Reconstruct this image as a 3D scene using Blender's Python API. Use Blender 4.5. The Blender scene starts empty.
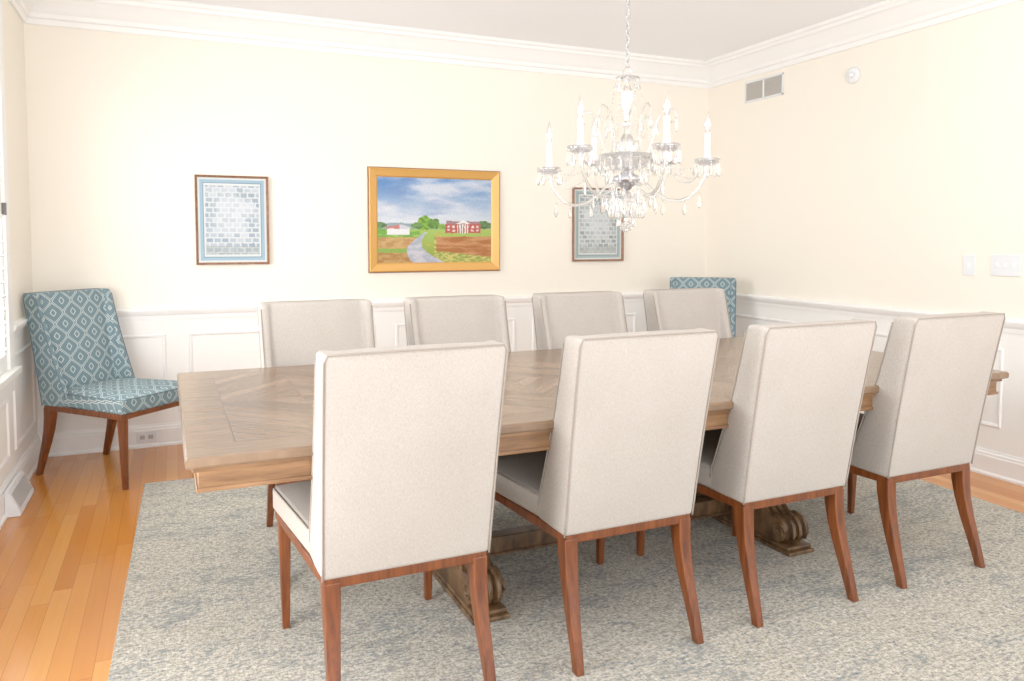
import bpy, bmesh, math, random
from mathutils import Vector, Matrix, noise
random.seed(4)
C=bpy.context; COL=C.scene.collection
C.scene.view_settings.view_transform='Standard'
C.scene.view_settings.look='None'
C.scene.view_settings.exposure=0.18
C.scene.view_settings.gamma=1.2

# ---------------------------------------------------------------- helpers
def s2l(r,g,b):
    f=lambda c:(c/255/12.92) if c/255<=0.04045 else ((c/255+0.055)/1.055)**2.4
    return (f(r),f(g),f(b),1)
def new_mat(name):
    m=bpy.data.materials.new(name); m.use_nodes=True
    nt=m.node_tree; b=nt.nodes['Principled BSDF']; return m,nt,b
def setv(nt,sock,v):
    if isinstance(v,bpy.types.NodeSocket): nt.links.new(v,sock)
    else: sock.default_value=v
def M(nt,op,a,b=None,c=None):
    n=nt.nodes.new('ShaderNodeMath'); n.operation=op
    setv(nt,n.inputs[0],a)
    if b is not None: setv(nt,n.inputs[1],b)
    if c is not None: setv(nt,n.inputs[2],c)
    return n.outputs[0]
def XYZ(nt,x,y,z=0.0):
    n=nt.nodes.new('ShaderNodeCombineXYZ')
    setv(nt,n.inputs[0],x);setv(nt,n.inputs[1],y);setv(nt,n.inputs[2],z); return n.outputs[0]
def SEP(nt,v):
    n=nt.nodes.new('ShaderNodeSeparateXYZ'); nt.links.new(v,n.inputs[0]); return n.outputs
def NOISE(nt,v,scale,detail=3,rough=.5):
    n=nt.nodes.new('ShaderNodeTexNoise'); nt.links.new(v,n.inputs['Vector'])
    n.inputs['Scale'].default_value=scale;n.inputs['Detail'].default_value=detail
    n.inputs['Roughness'].default_value=rough; return n.outputs['Fac']
def WN(nt,v):
    n=nt.nodes.new('ShaderNodeTexWhiteNoise'); n.noise_dimensions='3D'; nt.links.new(v,n.inputs['Vector']); return n.outputs['Value']
def MIX(nt,f,a,b,mode='MIX'):
    n=nt.nodes.new('ShaderNodeMix'); n.data_type='RGBA'; n.blend_type=mode
    setv(nt,n.inputs[0],f); setv(nt,n.inputs[6],a); setv(nt,n.inputs[7],b); return n.outputs[2]
def RAMP(nt,f,stops):
    n=nt.nodes.new('ShaderNodeValToRGB'); nt.links.new(f,n.inputs[0])
    e=n.color_ramp.elements
    while len(e)<len(stops): e.new(.5)
    for i,(p,c) in enumerate(stops): e[i].position=p; e[i].color=c
    return n.outputs[0]
def OBJC(nt,kind='Object'):
    n=nt.nodes.new('ShaderNodeTexCoord'); return n.outputs[kind]
def BUMP(nt,b,h,strength=.3,dist=.002):
    n=nt.nodes.new('ShaderNodeBump'); n.inputs['Strength'].default_value=strength
    n.inputs['Distance'].default_value=dist; nt.links.new(h,n.inputs['Height'])
    nt.links.new(n.outputs[0],b.inputs['Normal'])

def mk(name,verts,faces,mat=None,parent=None,smooth=False,bevel=0,seg=2,wn=True):
    me=bpy.data.meshes.new(name); me.from_pydata([tuple(v) for v in verts],[],faces)
    bm=bmesh.new(); bm.from_mesh(me); bmesh.ops.recalc_face_normals(bm,faces=bm.faces); bm.to_mesh(me); bm.free()
    if mat: me.materials.append(mat)
    o=bpy.data.objects.new(name,me); COL.objects.link(o)
    if parent: o.parent=parent
    if smooth or bevel:
        for p in me.polygons: p.use_smooth=True
    if bevel:
        md=o.modifiers.new('bevel','BEVEL'); md.width=bevel; md.segments=seg; md.limit_method='ANGLE'; md.angle_limit=math.radians(35)
        if wn:
            w=o.modifiers.new('wn','WEIGHTED_NORMAL'); w.keep_sharp=True
    return o
class G:
    """geometry accumulator"""
    def __init__(s): s.v=[]; s.f=[]
    def add(s,v,f):
        k=len(s.v); s.v+= [tuple(p) for p in v]; s.f+=[[i+k for i in q] for q in f]
    def box(s,x0,x1,y0,y1,z0,z1,m=None):
        v=[(x,y,z) for x in(x0,x1) for y in(y0,y1) for z in(z0,z1)]
        if m: v=[m@Vector(p) for p in v]
        s.add(v,[(0,1,3,2),(4,6,7,5),(0,4,5,1),(2,3,7,6),(0,2,6,4),(1,5,7,3)])
    def loft(s,rings,cap=True,closed=True):
        n=len(rings[0]); k=len(s.v)
        for r in rings: s.v+=[tuple(p) for p in r]
        for i in range(len(rings)-1):
            for j in range(n if closed else n-1):
                a=k+i*n+j;b=k+i*n+(j+1)%n
                s.f.append([a,b,b+n,a+n])
        if cap:
            s.f.append([k+j for j in range(n)][::-1]); s.f.append([k+(len(rings)-1)*n+j for j in range(n)])
    def lathe(s,prof,seg=16,m=None):
        rings=[]
        for r,z in prof:
            ring=[Vector((max(r,1e-4)*math.cos(2*math.pi*j/seg),max(r,1e-4)*math.sin(2*math.pi*j/seg),z)) for j in range(seg)]
            if m: ring=[m@p for p in ring]
            rings.append(ring)
        s.loft(rings)
    def tube(s,pts,r,seg=6,closed=False,radii=None):
        pts=[Vector(p) for p in pts]; n=len(pts); rings=[]
        up=None
        for i,p in enumerate(pts):
            if closed: t=(pts[(i+1)%n]-pts[i-1]).normalized()
            else: t=(pts[min(i+1,n-1)]-pts[max(i-1,0)]).normalized()
            if up is None:
                up=Vector((0,0,1)) if abs(t.z)<.9 else Vector((1,0,0))
            a=(up-t*up.dot(t)).normalized(); up=a; b=t.cross(a)
            rr=radii[i] if radii else r
            rings.append([p+(a*math.cos(2*math.pi*j/seg)+b*math.sin(2*math.pi*j/seg))*rr for j in range(seg)])
        if closed:
            rings.append(rings[0]); s.loft(rings,cap=False)
        else: s.loft(rings)
    def sphere(s,c,r,seg=8,rings=6,sz=1):
        prof=[(r*math.sin(math.pi*i/rings),-r*sz*math.cos(math.pi*i/rings)) for i in range(rings+1)]
        s.lathe(prof,seg,Matrix.Translation(c))
    def obj(s,name,mat=None,parent=None,**k): return mk(name,s.v,s.f,mat,parent,**k)
def empty(name,loc=(0,0,0),rz=0,label=None,cat=None):
    o=bpy.data.objects.new(name,None); COL.objects.link(o); o.location=loc; o.rotation_euler=(0,0,rz)
    o.empty_display_size=.1
    if label:o['label']=label
    if cat:o['category']=cat
    return o
def struct(o): o['kind']='structure'; return o
def tag(o,label,cat): o['label']=label;o['category']=cat; return o
def copy_thing(root,name,M4,group=None):
    kids={}
    def walk(o):
        kids[o]=list(o.children)
        for c in kids[o]: walk(c)
    walk(root)
    def cp(o,par):
        n=o.copy(); COL.objects.link(n)
        if par: n.parent=par; n.matrix_parent_inverse=o.matrix_parent_inverse.copy()
        for c in kids[o]: cp(c,n)
        return n
    n=cp(root,None); n.matrix_world=M4
    return n

# ---------------------------------------------------------------- materials
XL,XR,YB,YN,ZC=-.765,4.115,5.34,-.5,2.74
mwall,nt,b=new_mat('wall_paint')
g=nt.nodes.new('ShaderNodeNewGeometry'); p=SEP(nt,g.outputs['Position'])
f=M(nt,'GREATER_THAN',p[2],.85)
col=MIX(nt,f,(.92,.905,.87,1),(.925,.862,.755,1))
nt.links.new(col,b.inputs['Base Color']); b.inputs['Roughness'].default_value=.6
b.inputs['Specular IOR Level'].default_value=.2
BUMP(nt,b,NOISE(nt,g.outputs['Position'],180,3),.05,.001)
mtrim,nt,b=new_mat('white_trim_paint'); b.inputs['Base Color'].default_value=(.93,.92,.90,1); b.inputs['Roughness'].default_value=.4
mceil,nt,b=new_mat('ceiling_paint'); b.inputs['Base Color'].default_value=(.93,.94,.96,1); b.inputs['Roughness'].default_value=.8
mplate,nt,b=new_mat('white_plastic'); b.inputs['Base Color'].default_value=(.80,.82,.84,1); b.inputs['Roughness'].default_value=.3
mdark,nt,b=new_mat('dark_metal'); b.inputs['Base Color'].default_value=(.12,.11,.10,1); b.inputs['Roughness'].default_value=.5
mgrey,nt,b=new_mat('grey_vent_paint'); b.inputs['Base Color'].default_value=(.48,.45,.41,1); b.inputs['Roughness'].default_value=.5

# oak floor
mfloor,nt,b=new_mat('oak_strip_floor')
g=nt.nodes.new('ShaderNodeNewGeometry'); P=g.outputs['Position']; p=SEP(nt,P)
xr=M(nt,'DIVIDE',p[0],.062); xi=M(nt,'FLOOR',xr); xf=M(nt,'FRACT',xr)
off=WN(nt,XYZ(nt,xi,3.3,1.1))
yr=M(nt,'ADD',M(nt,'DIVIDE',p[1],1.0),M(nt,'MULTIPLY',off,7.0)); yi=M(nt,'FLOOR',yr); yf=M(nt,'FRACT',yr)
idv=WN(nt,XYZ(nt,xi,yi,.5))
grain=NOISE(nt,XYZ(nt,M(nt,'MULTIPLY',p[0],80.0),M(nt,'MULTIPLY',p[1],3.0),M(nt,'MULTIPLY',idv,20.0)),1.0,5,.65)
base=RAMP(nt,idv,[(0,s2l(192,118,46)),(.35,s2l(206,134,58)),(.7,s2l(212,142,64)),(1,s2l(222,156,80))])
base=MIX(nt,M(nt,'MULTIPLY',grain,.42),base,s2l(172,92,30))
ex=M(nt,'MINIMUM',xf,M(nt,'SUBTRACT',1.0,xf)); ey=M(nt,'MINIMUM',yf,M(nt,'SUBTRACT',1.0,yf))
line=M(nt,'MAXIMUM',M(nt,'LESS_THAN',ex,.018),M(nt,'LESS_THAN',ey,.0015))
base=MIX(nt,M(nt,'MULTIPLY',line,.45),base,s2l(112,58,24))
nt.links.new(base,b.inputs['Base Color']); b.inputs['Roughness'].default_value=.18
# rug
mrug,nt,b=new_mat('distressed_rug')
P=OBJC(nt); p=SEP(nt,P)
n1=NOISE(nt,XYZ(nt,M(nt,'MULTIPLY',p[0],54.0),M(nt,'MULTIPLY',p[1],92.0)),1.0,4,.75)
nv=NOISE(nt,XYZ(nt,M(nt,'MULTIPLY',p[0],160.0),M(nt,'MULTIPLY',p[1],40.0),21.0),1.0,3,.7)
n2=NOISE(nt,XYZ(nt,M(nt,'MULTIPLY',p[0],2.2),M(nt,'MULTIPLY',p[1],3.2),4.0),1.0,4,.6)
n3=NOISE(nt,XYZ(nt,M(nt,'MULTIPLY',p[0],100.0),M(nt,'MULTIPLY',p[1],210.0),2.0),1.0,3,.7)
n4=NOISE(nt,XYZ(nt,M(nt,'MULTIPLY',p[0],38.0),M(nt,'MULTIPLY',p[1],86.0),9.0),1.0,5,.78)
n5=NOISE(nt,XYZ(nt,M(nt,'MULTIPLY',p[0],8.0),M(nt,'MULTIPLY',p[1],15.0),14.0),1.0,5,.7)
f=M(nt,'ADD',M(nt,'MULTIPLY',n1,.45),M(nt,'ADD',M(nt,'MULTIPLY',n3,.3),M(nt,'MULTIPLY',nv,.25)))
base=RAMP(nt,f,[(.40,s2l(122,119,108)),(.465,s2l(158,153,140)),(.52,s2l(190,184,171)),(.585,s2l(218,213,202))])
base=MIX(nt,M(nt,'MULTIPLY',RAMP(nt,n5,[(.5,(0,0,0,1)),(.6,(1,1,1,1))]),.25),base,s2l(152,140,118))
fl=M(nt,'ADD',M(nt,'MULTIPLY',n4,.52),M(nt,'ADD',M(nt,'MULTIPLY',n2,.23),M(nt,'MULTIPLY',n5,.27)))
blue=RAMP(nt,fl,[(.515,(0,0,0,1)),(.565,(1,1,1,1))])
base=MIX(nt,M(nt,'MULTIPLY',blue,.5),base,s2l(92,113,126))
sp=RAMP(nt,M(nt,'ADD',M(nt,'MULTIPLY',n3,.35),M(nt,'MULTIPLY',n4,.65)),[(.555,(0,0,0,1)),(.595,(1,1,1,1))])
base=MIX(nt,M(nt,'MULTIPLY',sp,.72),base,s2l(52,74,98))
nt.links.new(base,b.inputs['Base Color']); b.inputs['Roughness'].default_value=1
b.inputs['Specular IOR Level'].default_value=.1
BUMP(nt,b,f,.4,.003)

def woodmat(name,c1,c2,rough,sc=(60,60,4)):
    m,nt,b=new_mat(name); oc=OBJC(nt); p=SEP(nt,oc)
    g=NOISE(nt,XYZ(nt,M(nt,'MULTIPLY',p[0],float(sc[0])),M(nt,'MULTIPLY',p[1],float(sc[1])),M(nt,'MULTIPLY',p[2],float(sc[2]))),1.0,4,.6)
    nt.links.new(RAMP(nt,g,[(.3,c1),(.7,c2)]),b.inputs['Base Color']); b.inputs['Roughness'].default_value=rough
    return m
mleg=woodmat('walnut_stained_wood',s2l(78,33,8),s2l(132,68,28),.32)
mframe=woodmat('picture_frame_wood',s2l(116,74,46),s2l(164,114,80),.4,(40,40,40))
mtw=woodmat('weathered_oak',s2l(102,70,42),s2l(156,114,76),.42,(5,40,40))
mcarve=woodmat('antique_carved_wood',s2l(58,38,20),s2l(124,92,60),.42,(30,30,8))
mgold,nt,b=new_mat('gilt_frame'); b.inputs['Base Color'].default_value=s2l(214,158,80); b.inputs['Metallic'].default_value=.3; b.inputs['Roughness'].default_value=.35
BUMP(nt,b,NOISE(nt,OBJC(nt),60,3),.2,.002)
# table top parquet
mtop,nt,b=new_mat('parquet_table_top')
TL,TW=3.16,1.38
oc=OBJC(nt); p=SEP(nt,oc)
PW=.79
xx=M(nt,'DIVIDE',p[0],PW); xm=M(nt,'MULTIPLY',M(nt,'SUBTRACT',M(nt,'FRACT',xx),.5),PW); xi=M(nt,'FLOOR',xx)
ym=M(nt,'SUBTRACT',p[1],TW/2)
ax=M(nt,'ABSOLUTE',xm); ay=M(nt,'ABSOLUTE',ym)
t=M(nt,'ADD',ax,ay); s=M(nt,'SUBTRACT',ax,ay)
tr=M(nt,'DIVIDE',t,.078); ti=M(nt,'FLOOR',tr); tf=M(nt,'FRACT',tr)
q=M(nt,'ADD',M(nt,'MULTIPLY',M(nt,'SIGN',xm),3.0),M(nt,'SIGN',ym))
idv=WN(nt,XYZ(nt,ti,M(nt,'ADD',q,M(nt,'MULTIPLY',xi,11.0)),.7))
gi=NOISE(nt,XYZ(nt,M(nt,'MULTIPLY',t,130.0),M(nt,'MULTIPLY',s,7.0),M(nt,'MULTIPLY',idv,30.0)),1.0,5,.7)
bx=M(nt,'MINIMUM',p[0],M(nt,'SUBTRACT',TL,p[0])); by=M(nt,'MINIMUM',p[1],M(nt,'SUBTRACT',TW,p[1]))
inb=M(nt,'LESS_THAN',M(nt,'MINIMUM',bx,by),.13)
gb=NOISE(nt,XYZ(nt,M(nt,'MULTIPLY',p[0],6.0),M(nt,'MULTIPLY',p[1],110.0),3.0),1.0,5,.7)
tone=M(nt,'ADD',M(nt,'MULTIPLY',idv,.2),M(nt,'MULTIPLY',gi,.74))
toneb=M(nt,'MULTIPLY_ADD',gb,.74,.10)
tone=M(nt,'ADD',M(nt,'MULTIPLY',tone,M(nt,'SUBTRACT',1.0,inb)),M(nt,'MULTIPLY',toneb,inb))
base=RAMP(nt,tone,[(.25,s2l(94,72,52)),(.48,s2l(128,102,79)),(.72,s2l(158,132,108))])
l1=M(nt,'LESS_THAN',M(nt,'MINIMUM',tf,M(nt,'SUBTRACT',1.0,tf)),.03)
l2=M(nt,'LESS_THAN',M(nt,'MINIMUM',ax,ay),.0018)
l3=M(nt,'LESS_THAN',M(nt,'SUBTRACT',PW/2,ax),.0018)
l4=M(nt,'LESS_THAN',M(nt,'ABSOLUTE',M(nt,'SUBTRACT',M(nt,'MINIMUM',bx,by),.13)),.0018)
ln=M(nt,'MAXIMUM',M(nt,'MULTIPLY',M(nt,'MAXIMUM',l1,M(nt,'MAXIMUM',l2,l3)),M(nt,'SUBTRACT',1.0,inb)),l4)
base=MIX(nt,M(nt,'MULTIPLY',ln,.6),base,s2l(66,46,32))
nt.links.new(base,b.inputs['Base Color']); b.inputs['Roughness'].default_value=.24
# linen
mlin,nt,b=new_mat('beige_linen'); oc=OBJC(nt)
n=NOISE(nt,oc,6,2); p=SEP(nt,oc)
w=NOISE(nt,XYZ(nt,M(nt,'MULTIPLY',p[0],480.0),M(nt,'MULTIPLY',p[1],220.0),M(nt,'MULTIPLY',p[2],150.0)),1.0,2,.6)
nt.links.new(RAMP(nt,M(nt,'ADD',M(nt,'MULTIPLY',n,.2),M(nt,'MULTIPLY',w,.8)),[(.3,s2l(172,163,154)),(.7,s2l(196,188,180))]),b.inputs['Base Color'])
b.inputs['Roughness'].default_value=.95; b.inputs['Specular IOR Level'].default_value=.1
BUMP(nt,b,w,.12,.0007)
mpipe,nt,b=new_mat('linen_piping'); b.inputs['Base Color'].default_value=s2l(154,143,132); b.inputs['Roughness'].default_value=.9
# blue trellis fabric
def trellis(name,flat):
    m,nt,b=new_mat(name); tc=nt.nodes.new('ShaderNodeTexCoord')
    p=SEP(nt,tc.outputs['Object']); nn=SEP(nt,tc.outputs['Normal'])
    sd=M(nt,'GREATER_THAN',M(nt,'ABSOLUTE',nn[0]),.75); isd=M(nt,'SUBTRACT',1.0,sd)
    u=M(nt,'ADD',M(nt,'MULTIPLY',p[0],isd),M(nt,'MULTIPLY',p[1],sd))
    v=M(nt,'ADD',p[1],p[2]) if flat else p[2]
    u=M(nt,'DIVIDE',u,.118); v=M(nt,'DIVIDE',v,.128)
    tri=M(nt,'MULTIPLY',M(nt,'ABSOLUTE',M(nt,'SUBTRACT',M(nt,'FRACT',v),.5)),2.0)
    sn=M(nt,'MULTIPLY_ADD',M(nt,'COSINE',M(nt,'MULTIPLY',v,2*math.pi)),.5,.5)
    hh=M(nt,'ADD',M(nt,'MULTIPLY',tri,.5),M(nt,'MULTIPLY',sn,.5))
    gg=M(nt,'MULTIPLY',M(nt,'ABSOLUTE',M(nt,'SUBTRACT',M(nt,'FRACT',M(nt,'ADD',u,.25)),.5)),2.0)
    d=M(nt,'ABSOLUTE',M(nt,'SUBTRACT',gg,hh))
    L=M(nt,'MULTIPLY',M(nt,'GREATER_THAN',d,.05),M(nt,'LESS_THAN',d,.135))
    s2_=M(nt,'ADD',gg,hh)   # opposing weave, crossing the cells
    e=M(nt,'ABSOLUTE',M(nt,'SUBTRACT',s2_,1.0))
    L4=M(nt,'MULTIPLY',M(nt,'LESS_THAN',M(nt,'MAXIMUM',M(nt,'MULTIPLY',e,1.0),M(nt,'SUBTRACT',1.0,d)),.30),M(nt,'GREATER_THAN',M(nt,'MAXIMUM',e,M(nt,'SUBTRACT',1.0,d)),.20))
    L=M(nt,'MAXIMUM',L,L4)
    base=MIX(nt,M(nt,'MULTIPLY',L,.82),s2l(108,131,139),s2l(204,213,211))
    nt.links.new(base,b.inputs['Base Color']); b.inputs['Roughness'].default_value=.95
    b.inputs['Specular IOR Level'].default_value=.15
    return m
mblue=trellis('blue_trellis_back_fabric',False); mblues=trellis('blue_trellis_seat_fabric',True)
mbpipe,nt,b=new_mat('blue_piping'); b.inputs['Base Color'].default_value=s2l(94,116,126); b.inputs['Roughness'].default_value=.9
# crystal
mglass,nt,b=new_mat('crystal'); b.inputs['Base Color'].default_value=(1,1,1,1); b.inputs['Transmission Weight'].default_value=1
b.inputs['Roughness'].default_value=.01; b.inputs['IOR'].default_value=1.5
tp=nt.nodes.new('ShaderNodeBsdfTransparent'); mx=nt.nodes.new('ShaderNodeMixShader'); mx.inputs[0].default_value=.58
gl=nt.nodes.new('ShaderNodeBsdfGlossy'); gl.inputs['Roughness'].default_value=.05; gl.inputs['Color'].default_value=(.92,.95,1,1)
df=nt.nodes.new('ShaderNodeMixShader'); df.inputs[0].default_value=.18
nt.links.new(tp.outputs[0],df.inputs[1]); nt.links.new(gl.outputs[0],df.inputs[2])
nt.links.new(df.outputs[0],mx.inputs[1]); nt.links.new(b.outputs[0],mx.inputs[2])
nt.links.new(mx.outputs[0],nt.nodes['Material Output'].inputs[0])
msilver,nt,b=new_mat('silver'); b.inputs['Base Color'].default_value=(.55,.55,.58,1); b.inputs['Metallic'].default_value=1; b.inputs['Roughness'].default_value=.2
mcandle,nt,b=new_mat('candle_sleeve'); b.inputs['Base Color'].default_value=(.90,.91,.94,1); b.inputs['Roughness'].default_value=.4

# ---------------------------------------------------------------- room shell
g=G(); g.box(XL-.12,XR+.12,YN,YB+.12,-.1,0); struct(g.obj('floor',mfloor))
g=G(); g.box(XL-.12,XR+.12,YN,YB+.12,ZC,ZC+.1); struct(g.obj('ceiling',mceil))
g=G(); g.box(XL-.12,XR+.12,YB,YB+.12,0,ZC); struct(g.obj('wall_back',mwall))
g=G(); g.box(XR,XR+.12,YN,YB,0,ZC); struct(g.obj('wall_right',mwall))
g=G()
ys=[YN,.9,2.5,3.30,4.46,YB]
for i in range(5):
    if i in(1,3):
        g.box(XL-.12,XL,ys[i],ys[i+1],0,.66); g.box(XL-.12,XL,ys[i],ys[i+1],2.36,ZC)
    else: g.box(XL-.12,XL,ys[i],ys[i+1],0,ZC)
struct(g.obj('wall_left',mwall))

def sweep(name,prof,side,a=None,b=None,mat=mtrim):
    rings=[]
    for end in (0,1):
        ring=[]
        for d,z in prof:
            if side=='back':
                x=(XL+d if a is None else a) if end==0 else (XR-d if b is None else b); ring.append((x,YB-d,z))
            elif side=='left':
                y=(YN if a is None else a) if end==0 else (YB-d if b is None else b); ring.append((XL+d,y,z))
            else:
                y=(YN if a is None else a) if end==0 else (YB-d if b is None else b); ring.append((XR-d,y,z))
        rings.append(ring)
    g=G(); g.loft(rings); return struct(g.obj(name,mat))
crown=[(0,2.555),(.014,2.555),(.018,2.585),(.032,2.592),(.036,2.615),(.05,2.63),(.075,2.662),(.10,2.69),(.118,2.697),(.122,2.715),(.138,2.722),(.145,2.74),(0,2.74)]
rail=[(0,.80),(.008,.80),(.012,.825),(.022,.835),(.03,.85),(.034,.862),(.03,.872),(0,.876)]
base=[(0,0),(.028,0),(.028,.012),(.018,.022),(.018,.105),(.014,.112),(.014,.122),(.007,.13),(.005,.14),(0,.14)]
tn=[0]
def trim(*a,**k):
    tn[0]+=1; return sweep('trim_%d'%tn[0],*a,**k)
for sd in('back','left','right'): trim(crown,sd)
trim(rail,'back'); trim(rail,'right'); trim(rail,'left',4.58,None)
sweep('baseboard_back',base,'back'); sweep('baseboard_left',base,'left'); sweep('baseboard_right',base,'right')
def panel(side,a,b,z0,z1,w=.024,d=.009):
    g=G(); prof=[(0,0),(.3*w,d),(.7*w,d*.8),(w,0)]
    rings=[]
    for (cs,cz,ds,dz) in ((a,z0,1,1),(b,z0,-1,1),(b,z1,-1,-1),(a,z1,1,-1)):
        ring=[]
        for o,h in prof:
            s_=cs+ds*o; z=cz+dz*o
            ring.append((s_,YB-h,z) if side=='back' else ((XL+h,s_,z) if side=='left' else (XR-h,s_,z)))
        rings.append(ring)
    rings.append(rings[0]); g.loft(rings,cap=False)
    tn[0]+=1; struct(g.obj('trim_%d'%tn[0],mtrim))
for a,b_ in((-.66,-.05),(.08,1.29),(1.43,2.36),(2.50,3.43),(3.56,4.02)): panel('back',a,b_,.27,.71)
for a,b_ in((4.62,5.24),(3.30,4.46),(.9,2.5)): panel('left',a,b_,.22,.52 if a<4.6 else .71)
for a,b_ in((4.20,5.22),(2.76,4.07),(1.3,2.63),(-.2,1.17)): panel('right',a,b_,.27,.71)

def window(i,y0,y1,z0,z1,shutters):
    g=G()
    c=.11
    g.box(XL,XL+.022,y0-c,y0,z0,z1+c); g.box(XL,XL+.022,y1,y1+c,z0,z1+c); g.box(XL,XL+.022,y0,y1,z1,z1+c)
    g.box(XL,XL+.05,y0-c-.02,y1+c+.02,z0-.03,z0); g.box(XL,XL+.018,y0-c,y1+c,z0-.12,z0-.03)
    g.box(XL-.11,XL-.08,y0,y1,z0,z0+.05); g.box(XL-.11,XL-.08,y0,y1,z1-.05,z1); g.box(XL-.11,XL-.08,y0,y1,(z0+z1)/2-.02,(z0+z1)/2+.02)
    g.box(XL-.11,XL-.08,y0,y0+.05,z0,z1); g.box(XL-.11,XL-.08,y1-.05,y1,z0,z1)
    w=struct(g.obj('window_%d'%i,mtrim,bevel=.003))
    if shutters:
        n=2; wd=(y1-y0)/n
        for k in range(n):
            ya,yb=y0+k*wd+.003,y0+(k+1)*wd-.003
            g=G(); x0,x1=XL-.02,XL+.008
            g.box(x0,x1,ya,ya+.05,z0+.003,z1-.003); g.box(x0,x1,yb-.05,yb,z0+.003,z1-.003)
            for zz in(z0+.003,(z0+z1)/2-.04,z1-.083): g.box(x0,x1,ya+.05,yb-.05,zz,zz+.08)
            for za,zb in((z0+.09,(z0+z1)/2-.05),((z0+z1)/2+.05,z1-.09)):
                m=int((zb-za)/.06)
                for j in range(m):
                    zc=za+(j+.5)*(zb-za)/m
                    mt=Matrix.Translation((XL-.006,0,zc))@Matrix.Rotation(math.radians(22),4,'Y')
                    g.box(-.032,.032,ya+.052,yb-.052,-.004,.004,mt)
            g.obj('shutter_panel',mtrim,w)
        for zz in(1.45,):
            g=G(); g.box(XL+.004,XL+.028,y1-.006,y1+.006,zz-.03,zz+.03); g.obj('hinge',mdark,w,bevel=.002)
window(1,3.30,4.46,.66,2.36,True)
window(2,.9,2.5,.66,2.36,False)  # unseen window, added to let more light into the room

# ---------------------------------------------------------------- rug
g=G()
g.box(0,3.86,-3.9,0,.0005,.012)
rug=tag(g.obj('rug',mrug,bevel=.005),'large distressed cream and blue-grey rug under the dining table','rug')
rug.location=(-.165,4.49,0); rug.rotation_euler=(0,0,math.radians(-1.1))

# ---------------------------------------------------------------- table
TR=Matrix.Translation((.016,2.078,0.012))@Matrix.Rotation(math.radians(.5),4,'Z')
TRC=Matrix.Translation((.008,2.07,0.012))@Matrix.Rotation(math.radians(1.0),4,'Z')
tab=empty('dining_table',label='long weathered oak dining table with parquet top and carved pedestals',cat='table')
tab.matrix_world=TR
H=.740
g=G()
prof=[(.010,H-.030),(.003,H-.027),(0,H-.022),(0,H-.007),(.006,H)]
rings=[[(o,o,z),(TL-o,o,z),(TL-o,TW-o,z),(o,TW-o,z)] for o,z in prof]
g.loft(rings); g.obj('table_top',mtop,tab)
g=G(); a=.030
z0,z1=H-.098,H-.030
g.box(a,TL-a,a,a+.03,z0,z1);g.box(a,TL-a,TW-a-.03,TW-a,z0,z1);g.box(a,a+.03,a+.03,TW-a-.03,z0,z1);g.box(TL-a-.03,TL-a,a+.03,TW-a-.03,z0,z1)
for o,za,zb in((a-.014,z1-.012,z1),(a-.005,z0,z0+.012)):
    g.box(o,TL-o,o,a,za,zb);g.box(o,TL-o,TW-a,TW-o,za,zb);g.box(o,a,a,TW-a,za,zb);g.box(TL-a,TL-o,a,TW-a,za,zb)
g.obj('apron',mtw,tab,bevel=.003)
half=[(0,0),(.36,0),(.392,.030),(.405,.055),(.400,.090),(.378,.115),(.345,.122),(.318,.112),(.295,.118),(.262,.15),(.232,.20),(.212,.27),(.196,.34),(.172,.40),(.168,.45),(.19,.50),(.235,.54),(.275,.565),(.292,.60),(.285,.64),(0,.64)]
def pedestal(xc):
    g=G(); hw=.060; rings=[]; N=40
    for i in range(N+1):
        t_=-1+2*i/N
        bump=abs(math.cos(t_*math.pi*2.0))
        k=(1-.10*abs(t_)**6)*(.93+.07*bump)
        poly=[(xc+t_*hw,TW/2+d*k,z) for d,z in half]
        poly+=[(xc+t_*hw,TW/2-d*k,z) for d,z in half[::-1][1:-1]]
        rings.append(poly)
    rings=[[(x,y,.03+z*.955) for x,y,z in r] for r in rings]
    g.loft(rings)
    p=g.obj('pedestal',mcarve,tab,smooth=True)
    for sy in(-1,1):
        for sx in(-1,1):
            for (cy,cz,R0) in((.345,.085,.034),(.245,.60,.03)):
                g=G(); pts=[]
                for j in range(30):
                    th=j/29*math.pi*3.5; r=R0*(1-j/34)
                    pts.append((xc+sx*(hw+.001),TW/2+sy*(cy+r*math.cos(th)),cz+r*math.sin(th)))
                g.tube(pts,.006,6); g.obj('scroll_volute',mcarve,p,smooth=True)
        for k in(-1,0,1):
            g=G(); pts=[];rad=[]
            for d,z in half[2:17]:
                pts.append((xc+k*.034*(1-.3*z),TW/2+sy*(d*.985+.003),.03+z*.955)); rad.append(.014-.006*abs(z-.3)/.3)
            g.tube(pts,.01,6,radii=rad); g.obj('leaf_carving',mcarve,p,smooth=True)
    g=G(); g.box(xc-.068,xc+.068,TW/2-.415,TW/2+.415,0,.016); g.box(xc-.063,xc+.063,TW/2-.40,TW/2+.40,.016,.032)
    g.obj('plinth',mcarve,p,bevel=.005)
    g=G(); g.box(xc-.062,xc+.062,TW/2-.55,TW/2+.55,.635,.66); g.obj('cleat',mcarve,p,bevel=.004)
pedestal(.945); pedestal(2.32)
g=G(); g.box(1.0,2.265,TW/2-.035,TW/2+.035,.065,.13); g.box(1.0,2.265,TW/2-.045,TW/2+.045,.058,.07)
g.obj('stretcher',mcarve,tab,bevel=.006)

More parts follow.
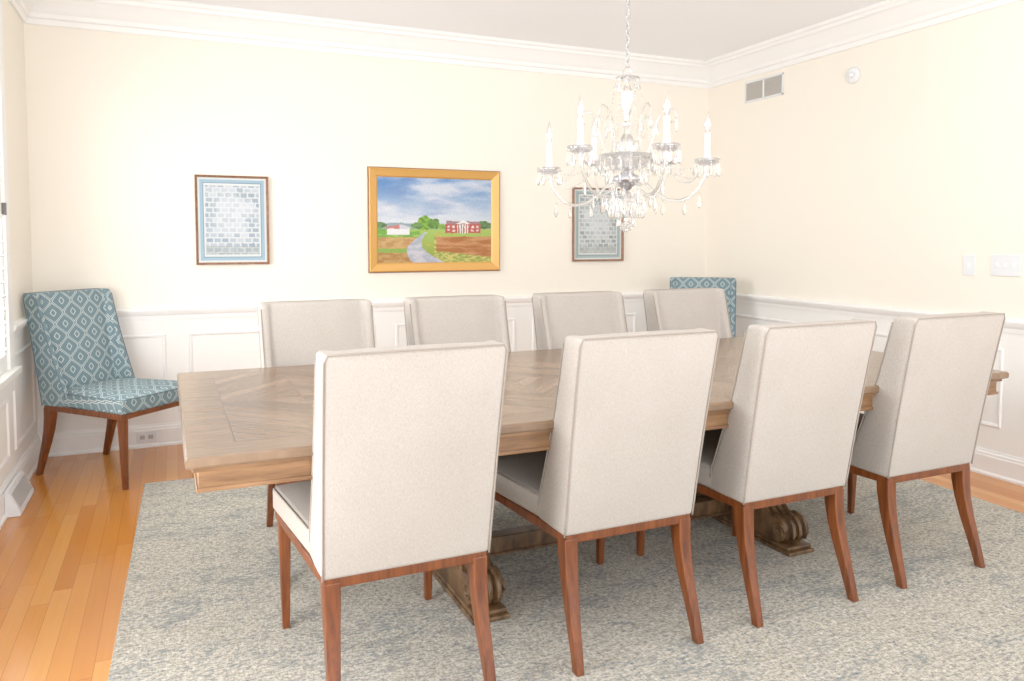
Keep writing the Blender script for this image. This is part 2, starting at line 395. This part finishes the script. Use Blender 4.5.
# ---------------------------------------------------------------- chairs (local: rear feet near y=0, faces +y)
def interp(tb,z):
    for (a,va),(b_,vb) in zip(tb,tb[1:]):
        if z<=b_: return va+(vb-va)*max(0,(z-a)/(b_-a))
    return tb[-1][1]
def yrear(z):
    t_=(z-.39)/.62; return .010-.093*t_-.018*t_*t_
wingtab=[(.39,.185),(.48,.180),(.56,.160),(.66,.138),(.76,.120),(.88,.106),(1.02,.095)]
def hwid(z): return .237+.011*(z-.39)/.62
def rect_loft(g,path):
    g.loft([[(x-wx,y-wy,z),(x+wx,y-wy,z),(x+wx,y+wy,z),(x-wx,y+wy,z)] for x,y,z,wx,wy in path])
def build_chair(name,mf,ms,mp):
    root=empty(name)
    g=G(); rings=[]
    zs=[.395,.44,.48,.52,.56,.61,.66,.71,.76,.82,.88,.94,.985,1.008]
    for z in zs:
        y0=yrear(z); w=hwid(z); d=interp(wingtab,z); cth=.078
        bow=.006*math.sin(math.pi*(z-.39)/.62)
        ring=[(-w,y0),(-w*.5,y0-bow),(0,y0-bow*1.3),(w*.5,y0-bow),(w,y0),(w+.002,y0+d*.5),(w,y0+d),(w-.030,y0+d),(w-.046,y0+cth*.93),
              (w*.5,y0+cth+.010),(0,y0+cth+.014),(-w*.5,y0+cth+.010),(-w+.046,y0+cth*.93),(-w+.030,y0+d),(-w,y0+d),(-w-.002,y0+d*.5)]
        rings.append([(x,y,z) for x,y in ring])
    g.loft(rings)
    bk=g.obj('backrest',mf,root,bevel=.012,seg=3)
    g=G()
    pts=[(-hwid(z)+.001,yrear(z)+.001,z) for z in zs[:-1]]+[(-hwid(1)+.012,yrear(1.0),1.006)]
    top=[(x,yrear(1.0)-.004,1.007) for x in (-.16,-.08,0,.08,.16)]
    pr=[(-x,y,z) for x,y,z in pts[::-1]]
    g.tube(pts+top+pr,.0030,6); g.obj('piping',mp,bk,smooth=True)
    for s_ in(-1,1):
        g=G(); g.tube([(s_*(hwid(z)-.001),yrear(z)+interp(wingtab,z)-.001,z) for z in zs[1:-1]],.0030,6)
        g.obj('piping',mp,bk,smooth=True)
    g=G(); n=10; ya,yb=.075,.628
    def hw_(y): return .228+(.282-.228)*(y-ya)/(yb-ya)
    idx={}
    def pos(i,j):
        t_=j/n; y=ya+(yb-ya)*t_; s_=-1+2*i/n
        yy=y+ (0.012*(1-s_*s_) if j==n else 0)
        z=.478+.022*(1-abs(s_)**3)*(1-abs(2*t_-1)**4)
        return (s_*hw_(y),yy,z)
    v=[];f=[]
    for i in range(n+1):
        for j in range(n+1): idx[i,j]=len(v); v.append(pos(i,j))
    for i in range(n):
        for j in range(n): f.append([idx[i,j],idx[i+1,j],idx[i+1,j+1],idx[i,j+1]])
    per=[(i,0) for i in range(n)]+[(n,j) for j in range(n)]+[(i,n) for i in range(n,0,-1)]+[(0,j) for j in range(n,0,-1)]
    low=[]
    for (i,j) in per:
        x,y,z=v[idx[i,j]]; low.append(len(v)); v.append((x,y,.398))
    L=len(per)
    for k in range(L):
        f.append([idx[per[k]],idx[per[(k+1)%L]],low[(k+1)%L],low[k]])
    f.append(low)
    g.add(v,f); st=g.obj('seat',ms,root,bevel=.014,seg=3)
    g=G()
    pts=[(s_*hw_(y),y,.474) for s_,y in((-1,.20),(-1,.4),(-1,.60))]
    fr=[(-.27,yb-.002,.474),(-.15,yb+.008,.474),(0,yb+.012,.474),(.15,yb+.008,.474),(.27,yb-.002,.474)]
    g.tube(pts+fr+[(-x,y,z) for x,y,z in pts[::-1]],.0030,6)
    g.obj('piping',mp,st,smooth=True)
    g=G()
    rings=[[(-.230,.013,z),(.230,.013,z),(.274,.622,z),(-.274,.622,z)] for z in(.370,.399)]
    g.loft(rings); g.obj('seat_frame',mleg,root,bevel=.003)
    for s_ in(-1,1):
        g=G(); rect_loft(g,[(s_*.220,-.050,0,.0135,.015),(s_*.218,-.036,.05,.0145,.0165),(s_*.216,-.014,.12,.016,.019),(s_*.213,.008,.19,.018,.0215),(s_*.211,.026,.26,.020,.024),(s_*.210,.037,.33,.022,.0265),(s_*.210,.040,.385,.023,.028)])
        g.obj('leg',mleg,root,bevel=.004)
        g=G(); rect_loft(g,[(s_*.247,.603,0,.012,.012),(s_*.248,.600,.20,.016,.016),(s_*.249,.597,.385,.020,.020)])
        g.obj('leg',mleg,root,bevel=.004)
    return root
proto=build_chair('dining_chair',mlin,mlin,mpipe)
protob=build_chair('accent_chair',mblue,mblues,mbpipe)
front=[(.566,-.074),(1.286,-.069),(1.973,-.066),(2.662,-.066)]
back=[(.610,0),(1.285,0),(1.975,0),(2.665,0)]
mats=[]
for x,dy in front: mats.append((TRC@Matrix.Translation((x,dy,0)),'beige linen dining chair with walnut legs, its back turned outward'))
for x,dy in back: mats.append((TRC@Matrix.Translation((x,TW+.075,0))@Matrix.Rotation(math.pi,4,'Z'),'beige linen dining chair tucked under the table facing the room'))
for i,(mt,lb) in enumerate(mats):
    if i==0: c=proto; c.matrix_world=mt
    else: c=copy_thing(proto,'dining_chair',mt)
    c.name='dining_chair'; c['label']=lb; c['category']='chair'; c['group']='linen chairs around the dining table'
def face(cx,cy,ang,tilt=0):
    return Matrix.Translation((cx,cy,0))@Matrix.Rotation(ang-math.pi/2,4,'Z')@Matrix.Rotation(tilt,4,'X')
c=copy_thing(protob,'accent_chair',face(3.72,4.86,math.radians(-127),math.radians(1.15)))
protob.matrix_world=face(-.515,5.045,math.radians(-44))
protob['label']='blue and cream trellis patterned side chair beside the shuttered window'; protob['category']='chair'; protob['group']='blue trellis accent chairs in the corners'
c.name='accent_chair'; c['label']='blue and cream trellis patterned side chair in the room corner'; c['category']='chair'; c['group']='blue trellis accent chairs in the corners'

# ---------------------------------------------------------------- pictures
def sm(a,b_,x):
    t_=min(1,max(0,(x-a)/(b_-a))); return t_*t_*(3-2*t_)
def lerp(a,b_,t_): return tuple(a[i]+(b_[i]-a[i])*t_ for i in range(3))
def fb(x,y,o=4,seed=0): 
    return noise.fractal(Vector((x,y,seed)),1.0,2.0,o)
def farm(s_,t_):
    s0,t0=s_,t_
    s_=s_+.006*fb(s0*22,t0*22,2,31); t_=t_+.008*fb(s0*22,t0*22,2,37)
    hz=.42
    if t_>hz:
        k=(t_-hz)/(1-hz)
        c=lerp((220,228,236),(92,138,198),sm(0,1,k))
        cl=fb(s_*2.6,t_*6,5,1.5)+.35*math.sin(k*7+s_*3)
        c=lerp(c,(240,240,244),sm(-.6,.8,cl)*.8)
        c=lerp(c,(124,148,200),sm(-.2,.9,fb(s_*3,t_*10,4,7))*.5)
    else:
        k=t_/hz
        c=lerp((146,162,66),(166,198,98),sm(0,1,k))
        c=lerp(c,(200,178,82),sm(.1,.6,fb(s_*9,t_*16,4,3))*.6)
        if s_<.36: 
            if t_>.30 : c=lerp((114,170,70),(162,198,98),sm(-.3,.4,fb(s_*12,t_*30,3,5)))
            elif t_>.17: c=lerp((188,140,86),(208,168,110),sm(-.4,.4,fb(s_*14,t_*30,4,2)))
            elif t_>.12: c=(136,174,80)
            else: c=lerp((172,122,72),(194,154,94),sm(-.4,.4,fb(s_*14,t_*30,4,2)))
        if s_>.50 and .06+.16*(1-s_)<t_<.31: c=lerp((174,108,64),(204,146,98),sm(-.4,.4,fb(s_*5,t_*24,4,4)))
        elif s_>.48 and t_<=.31: c=lerp((144,164,78),(218,200,114),sm(-.3,.4,fb(s_*20,t_*40,3,8)))
        cx=.40-.10*math.sin(t_*9)+.10*(.36-t_); w=.012+.13*(1-t_/.36)**1.3 if t_<.36 else 0
        if t_<.36 and abs(s_-cx)<w: c=lerp((204,204,212),(172,178,196),sm(-.4,.4,fb(s_*10,t_*20,4,6)))
    if .40<t_<.455+.015*math.sin(s_*9): c=(146,168,174)
    for (a,b_,rx,ry,col) in((.40,.47,.06,.09,(132,184,70)),(.48,.46,.055,.065,(106,152,70)),(.335,.44,.05,.035,(114,154,90)),(.93,.45,.08,.05,(104,140,86)),(.55,.43,.03,.035,(140,180,78)),(.02,.44,.06,.035,(104,140,86))):
        n_=fb(s_*26,t_*26,3,9)*.35
        if ((s_-a)/rx)**2+((t_-b_)/ry)**2+n_<1: c=lerp(col,tuple(x*.75 for x in col),sm(-.2,.5,fb(s_*30,t_*30,3,2)))
    if .58<s_<.90 and .35<t_<.46:
        c=(194,92,82)
        if int((s_-.58)/.0215)%2==1 and (.375<t_<.395 or .415<t_<.44): c=(232,226,220)
    if .69<s_<.79 and .35<t_<.47: c=(240,238,234) if int(s_*170)%4<2 else (184,102,92)
    if .46<=t_<.495 and .59<s_<.89: c=(164,126,132)
    if .68<s_<.80 and .465<t_<.51-abs(s_-.74)*.7: c=(244,242,238)
    if .08<s_<.27 and .33<t_<.40: c=(242,242,242)
    if .07<s_<.28 and .40<=t_<.45-abs(s_-.175)*.25: c=(200,130,120) if s_<.185 else (214,214,222)
    gr=1+.05*fb(s0*60,t0*60,2,41)
    return tuple(x*gr for x in c)
def printart(seed,green=0):
    def f(s_,t_):
        e=min(s_,1-s_,(t_)*1.25,(1-t_)*1.25)
        if e<.03: return (230,234,232)
        if e<.075: return lerp((160,192,210),(172,188,182),green)
        if e<.085: return lerp((112,142,166),(124,136,136),green)
        if e<.115: return (226,230,228)
        s2=s_+.006*fb(s_*20,t_*20,2,seed+3); t2=t_+.005*fb(s_*20,t_*20,2,seed+7)
        r=int(t2*17); x=s2*9+(.5 if r%2 else 0)
        h=math.sin(math.floor(x)*127.1+r*311.7+seed*17.3)*43758.5453; h-=math.floor(h)
        c=lerp(lerp((150,166,182),(154,164,158),green),lerp((206,214,222),(210,214,208),green),h)
        if abs(x-round(x))<.08 or abs(t2*17-round(t2*17))<.12: c=(220,225,227)
        d=((s_-.5)/.30)**2+((t_-.56)/.26)**2+fb(s_*7,t_*7,3,seed)*.5
        c=lerp(c,(226,232,236),.55*(1-sm(.3,1.3,d)))
        if t_<.2: c=lerp(c,(164,172,168),.4+.3*fb(s_*9,t_*9,3,seed))
        return c
    return f
def art(name,w,h,nx,ny,fn,parent,y,gloss=.5):
    v=[];f=[];cols=[]
    for j in range(ny+1):
        for i in range(nx+1): v.append((-w/2+w*i/nx,y,-h/2+h*j/ny))
    for j in range(ny):
        for i in range(nx):
            a=j*(nx+1)+i; f.append([a,a+1,a+nx+2,a+nx+1])
            cols.append(s2l(*[max(0,min(255,x))*.92 for x in fn((i+.5)/nx,(j+.5)/ny)]))
    m,nt,b=new_mat(name+'_paint')
    at=nt.nodes.new('ShaderNodeAttribute'); at.attribute_name='paint'; nt.links.new(at.outputs['Color'],b.inputs['Base Color'])
    b.inputs['Roughness'].default_value=gloss; b.inputs['Specular IOR Level'].default_value=.2
    o=mk(name,v,f,m,parent)
    ca=o.data.color_attributes.new('paint','FLOAT_COLOR','CORNER')
    for p_ in o.data.polygons:
        for li in p_.loop_indices: ca.data[li].color=cols[p_.index]
    return o
def frame(name,x0,x1,z0,z1,fw,mat,mat2,label,cat,fn,nx,ny,gloss):
    w,h=x1-x0,z1-z0
    r=empty(name,((x0+x1)/2,YB,(z0+z1)/2),label=label,cat=cat)
    g=G()
    prof=[(0,0),(0,.022),(.15*fw,.030),(.35*fw,.026),(.6*fw,.022),(.85*fw,.018),(fw,.010),(fw,0)]
    rings=[]
    for sx,sz in((-1,-1),(1,-1),(1,1),(-1,1)):
        rings.append([(sx*(w/2-o),-.001-d,sz*(h/2-o)) for o,d in prof])
    rings.append(rings[0]); g.loft(rings,cap=False); g.obj('frame',mat,r)
    if mat2:
        g=G(); rings=[]
        for sx,sz in((-1,-1),(1,-1),(1,1),(-1,1)):
            rings.append([(sx*(w/2-o),-d,sz*(h/2-o)) for o,d in((0,.023),(-.003,.012),(0,.001),(.003,.028))])
        rings.append(rings[0]); g.loft(rings,cap=False); g.obj('frame_edge',mat2,r)
    art('picture',w-2*fw+.004,h-2*fw+.004,nx,ny,fn,r,-.010,gloss)
frame('framed_painting',1.243,2.226,1.072,1.803,.066,mgold,mframe,'gold framed oil painting of a farm road and brick house','painting',farm,200,136,.6)
frame('framed_print',.136,.583,1.14,1.712,.015,mframe,None,'small wood framed print with blue mat and stone facade','picture',printart(1),90,116,.7)
frame('framed_print',2.84,3.294,1.132,1.705,.015,mframe,None,'small wood framed grey-green matted print behind the chandelier','picture',printart(5,.75),90,116,.7)

# ---------------------------------------------------------------- wall fittings
r=empty('air_vent',(XR,4.668,2.44),label='two section return air grille high on the cream wall',cat='vent')
g=G(); wy,wz=.207,.08
for a,b_,c_,d_ in((-wy,wy,wz-.014,wz),(-wy,wy,-wz,-wz+.014),(-wy,-wy+.014,-wz,wz),(wy-.014,wy,-wz,wz),(-.008,.008,-wz,wz)): g.box(-.010,-.0005,a,b_,c_,d_)
g.obj('grille_frame',mplate,r,bevel=.002)
g=G()
for k in range(11):
    zc=-wz+.02+k*(2*wz-.04)/10
    for a,b_ in((-wy+.014,-.008),(.008,wy-.014)):
        g.box(-.008,-.002,a,b_,zc-.0045,zc+.0035)
g.box(-.002,-.0006,-wy+.01,wy-.01,-wz+.01,wz-.01)
g.obj('louvres',mgrey,r)
r=empty('motion_sensor',(XR,3.823,2.375),label='round white alarm sensor mounted on the wall',cat='sensor')
mt=Matrix.Rotation(-math.pi/2,4,'Y')
g=G(); g.lathe([(0,.0),(.052,.0),(.054,.012),(.048,.02),(.03,.024),(0,.026)],28,mt); g.obj('housing',mplate,r,smooth=True)
g=G(); g.lathe([(0,.024),(.022,.024),(.02,.034),(.01,.04),(0,.041)],20,mt); g.obj('lens',mplate,r,smooth=True)
def switch(y,z,n,label):
    r=empty('light_switch',(XR,y,z),label=label,cat='switch')
    w=.036+.023*(n-1)
    g=G(); g.box(-.007,-.0005,-w,w,-.058,.058); g.obj('switch_plate',mplate,r,bevel=.003)
    for k in range(n):
        yc=(k-(n-1)/2)*.046
        g=G(); g.box(-.013,-.006,yc-.006,yc+.006,-.012,.012); g.obj('toggle',mtrim,r,bevel=.002)
switch(2.765,1.162,3,'three gang white light switch plate on the cream wall')
switch(2.975,1.157,1,'single white switch plate on the cream wall')
r=empty('electrical_outlet',(-.175,YB-.018,.066),label='white duplex outlet set in the baseboard',cat='outlet')
g=G(); g.box(-.058,.058,-.006,-.0005,-.035,.035); g.obj('outlet_plate',mplate,r,bevel=.002)
for s_ in(-1,1):
    g=G(); g.box(s_*.024-.014,s_*.024+.014,-.009,-.005,-.013,.013); g.obj('socket',mgrey,r,bevel=.003)
r=empty('baseboard_register',(XL+.018,4.40,0),label='white louvred heating register at the foot of the wall',cat='vent')
g=G(); L_=.38
g.loft([[(.001,y,.001),(.065,y,.001),(.065,y,.018),(.015,y,.125),(.001,y,.125)] for y in(-L_/2,L_/2)]); g.obj('register_body',mplate,r,bevel=.003)
g=G()
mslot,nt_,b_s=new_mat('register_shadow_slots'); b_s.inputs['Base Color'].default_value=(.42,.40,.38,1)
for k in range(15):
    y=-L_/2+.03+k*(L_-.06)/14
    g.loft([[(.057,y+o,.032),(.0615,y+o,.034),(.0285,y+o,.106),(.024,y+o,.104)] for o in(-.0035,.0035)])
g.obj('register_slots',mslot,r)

# ---------------------------------------------------------------- chandelier
CX,CY=1.765,2.83
ch=empty('chandelier',(CX,CY,0),label='crystal chandelier with six candle arms hanging over the table',cat='chandelier')
g=G(); g.lathe([(0,2.739),(.07,2.739),(.068,2.72),(.03,2.70),(.008,2.69),(0,2.685)],24); g.obj('canopy',msilver,ch,smooth=True)
g=G(); z=2.69;k=0
while z>2.03:
    pts=[]
    for j in range(14):
        th=2*math.pi*j/14
        a=.007*math.cos(th); c_=.018*math.sin(th)
        pts.append(((a if k%2 else 0),(0 if k%2 else a),z-.018+c_))
    g.tube(pts,.0018,6,closed=True); z-=.029;k+=1
g.obj('chain',msilver,ch,smooth=True)
g=G(); g.lathe([(0,2.045),(.006,2.04),(.009,2.025),(.02,2.01),(.022,2.0),(.009,1.985),(.007,1.96),(.012,1.945),(.022,1.925),(.026,1.89),(.022,1.85),(.012,1.82),(.009,1.80),(.02,1.79),(.02,1.78),(.011,1.77),(.016,1.745),(.034,1.715),(.040,1.68),(.034,1.645),(.018,1.62),(.012,1.60),(0,1.59)],12)
g.obj('glass_column',mglass,ch)
g=G(); g.lathe([(.008,1.975),(.03,1.97),(.048,1.976),(.050,1.981),(.03,1.976),(.008,1.981)],24); g.obj('upper_dish',mglass,ch,smooth=True)
g=G(); g.lathe([(.012,1.602),(.06,1.605),(.10,1.63),(.115,1.658),(.12,1.658),(.104,1.622),(.062,1.596),(.012,1.592)],28)
g.obj('glass_bowl',mglass,ch,smooth=True)
g=G(); g.lathe([(0,1.595),(.02,1.59),(.035,1.575),(.055,1.567),(.06,1.555),(.055,1.543),(.035,1.53),(.015,1.51),(0,1.505)],28); g.obj('hub',msilver,ch,smooth=True)
g=G(); g.lathe([(0,1.508),(.02,1.50),(.05,1.49),(.075,1.46),(.07,1.43),(.04,1.41),(.015,1.40),(.01,1.39),(.014,1.38),(0,1.375)],24); g.obj('lower_bowl',mglass,ch,smooth=True)
g=G(); g.lathe([(0,1.385),(.006,1.38),(.022,1.37),(.026,1.355),(.018,1.338),(0,1.33)],10); g.obj('crystal_ball',mglass,ch)
def dropmesh(L_,r_):
    g=G(); g.sphere((0,0,-.008),.005,6,4)
    g.lathe([(0,-.012),(r_*.35,-.020),(r_*.7,-.016-L_*.4),(r_,-.016-L_*.65),(r_*.6,-.016-L_*.9),(0,-.016-L_)],6)
    me=bpy.data.meshes.new('crystal_drop'); me.from_pydata(g.v,[],g.f); me.materials.append(mglass); return me
dS=dropmesh(.036,.008); dL=dropmesh(.052,.0095)
def drop(me,x,y,z,par):
    o=bpy.data.objects.new('crystal_drop',me); COL.objects.link(o); o.parent=par; o.location=(x,y,z); o.rotation_euler=(0,0,random.random()*3)
def ring(me,n,r_,z,par,cx=0,cy=0):
    for j in range(n):
        th=2*math.pi*(j+.3)/n; drop(me,cx+r_*math.cos(th),cy+r_*math.sin(th),z,par)
ring(dS,8,.047,1.977,ch); ring(dL,18,.114,1.652,ch); ring(dL,16,.072,1.458,ch); ring(dS,8,.035,1.405,ch); ring(dL,12,.085,1.60,ch); ring(dL,10,.058,1.54,ch); ring(dL,8,.036,1.72,ch)
base_a=math.atan2(-CY,-CX)
RA=.33
for k in range(6):
    th=base_a+math.radians(27+60*k); c_,s_=math.cos(th),math.sin(th)
    DZ={1:-.03,4:-.055}.get(k,0)
    rz=[(.05,1.55),(.08,1.538),(.12,1.505),(.17,1.48),(.22,1.48),(.26,1.50),(.295,1.54),(.32,1.585),(RA,1.63),(RA,1.65)]
    rz=[(r_,z+DZ*(r_-.05)/(RA-.05)) for r_,z in rz]
    pts=[]
    for i in range(len(rz)-1):
        for q_ in(0,.5): pts.append((rz[i][0]*(1-q_)+rz[i+1][0]*q_,rz[i][1]*(1-q_)+rz[i+1][1]*q_))
    pts.append(rz[-1])
    g=G(); g.tube([(r_*c_,r_*s_,z) for r_,z in pts],.0065,8)
    arm=g.obj('chandelier_arm',mglass,ch,smooth=True)
    sc=[(.05,1.60),(.085,1.66),(.11,1.73),(.125,1.80),(.15,1.84),(.185,1.845),(.205,1.82),(.20,1.795),(.18,1.79)]
    g=G(); g.tube([(r_*c_,r_*s_,z) for r_,z in sc],.0035,6); g.obj('arm_scroll',mglass,arm,smooth=True)
    drop(dL,.203*c_,.203*s_,1.815,arm); drop(dS,.125*c_,.125*s_,1.79,arm)
    for rr,zz in((.10,1.515),(.15,1.482),(.24,1.482),(.30,1.54+DZ)): drop(dL,rr*c_,rr*s_,zz+DZ*.4,arm)
    x,y=RA*c_,RA*s_; dz=-.015+DZ
    T=Matrix.Translation((x,y,dz))
    g=G(); g.lathe([(.008,1.655),(.03,1.652),(.048,1.665),(.054,1.678),(.051,1.680),(.03,1.660),(.008,1.664)],20,T); g.obj('bobeche',mglass,arm,smooth=True)
    g=G(); g.lathe([(0,1.662),(.014,1.664),(.016,1.68),(.0125,1.70),(.0115,1.705),(.0115,1.785),(0,1.787)],14,T); g.obj('candle_sleeve',mcandle,arm,smooth=True)
    g=G(); g.lathe([(.006,1.785),(.009,1.793),(.0145,1.812),(.0135,1.83),(.008,1.85),(.003,1.872),(0,1.878)],12,T); g.obj('candle_bulb',mglass,arm,smooth=True)
    g=G(); g.lathe([(0,1.785),(.0025,1.79),(.002,1.82),(.0035,1.835),(0,1.85)],8,T); g.obj('bulb_filament',mcandle,arm,smooth=True)
    ring(dL,9,.051,1.657+DZ,arm,x,y)
    g=G(); a=Vector((.048*c_,.048*s_,1.975));b_=Vector((.114*c_,.114*s_,1.66))
    for i in range(23):
        t_=i/22; p_=a.lerp(b_,t_); p_.z-=.04*4*t_*(1-t_); g.sphere(p_,.0038,6,4)
    g.obj('bead_strand',mglass,ch)
    th2=th+math.radians(60); DZ2={1:-.03,4:-.055}.get((k+1)%6,0)
    b_=Vector((RA*math.cos(th2),RA*math.sin(th2),1.66+DZ2)); a=Vector((x,y,1.66+DZ))
    g=G()
    for i in range(27):
        t_=i/26; p_=a.lerp(b_,t_); p_.z-=.10*4*t_*(1-t_); g.sphere(p_,.0042,6,4)
    g.obj('bead_strand',mglass,ch)
    a=Vector((.114*c_,.114*s_,1.652)); b_=Vector((x,y,1.66+DZ))
    g=G()
    for i in range(17):
        t_=i/16; p_=a.lerp(b_,t_); p_.z-=.05*4*t_*(1-t_); g.sphere(p_,.0042,6,4)
    g.obj('bead_strand',mglass,ch)

# ---------------------------------------------------------------- light
w=bpy.data.worlds.new('world'); C.scene.world=w; w.use_nodes=True
w.node_tree.nodes['Background'].inputs[0].default_value=(.96,.98,1,1)
w.node_tree.nodes['Background'].inputs[1].default_value=1.2
def area(name,loc,rot,sx,sy,power,col=(1,1,1)):
    l=bpy.data.lights.new(name,'AREA'); l.shape='RECTANGLE'; l.size=sx; l.size_y=sy; l.energy=power; l.color=col
    o=bpy.data.objects.new(name,l); COL.objects.link(o); o.location=loc; o.rotation_euler=rot; return o
bl=area('bounce_fill',(1.7,-.35,1.55),(0,0,0),2.4,.9,78,(1,.99,.98))  # added fill behind the camera, bounced off the ceiling to brighten the room
bl.rotation_euler=Vector((.05,.50,.86)).to_track_quat('-Z','Y').to_euler()
area('window_lamp',(XL-.25,3.88,1.55),(0,math.radians(-90),0),1.7,1.2,88,(.97,.99,1))
area('window_lamp',(XL-.25,1.7,1.55),(0,math.radians(-90),0),1.7,1.6,26,(.97,.99,1))  # added light for the unseen second window, brightens right wall and table
fl_=area('added_low_fill',(-.68,1.8,.6),(0,0,0),.8,.6,20,(1,.99,.98))  # added fill out of view on the left, lifts the seats under the table
fl_.rotation_euler=Vector((1,.50,-.06)).to_track_quat('-Z','Y').to_euler()
sl=bpy.data.lights.new('daylight','SUN'); sl.energy=.66; sl.angle=math.radians(70); sl.color=(1,.99,.98)
so=bpy.data.objects.new('daylight',sl); COL.objects.link(so); so.location=(0,-3,3)
so.rotation_euler=Vector((.06,1,-.08)).to_track_quat('-Z','Y').to_euler()

# ---------------------------------------------------------------- camera
cam=bpy.data.cameras.new('camera'); co=bpy.data.objects.new('camera',cam); COL.objects.link(co)
co.location=(0,0,1.30); co.rotation_euler=(math.radians(90-3.2),0,math.radians(-23.6))
cam.sensor_width=36; cam.lens=27.28; cam.shift_y=-.056; cam.clip_start=.02
C.scene.camera=co
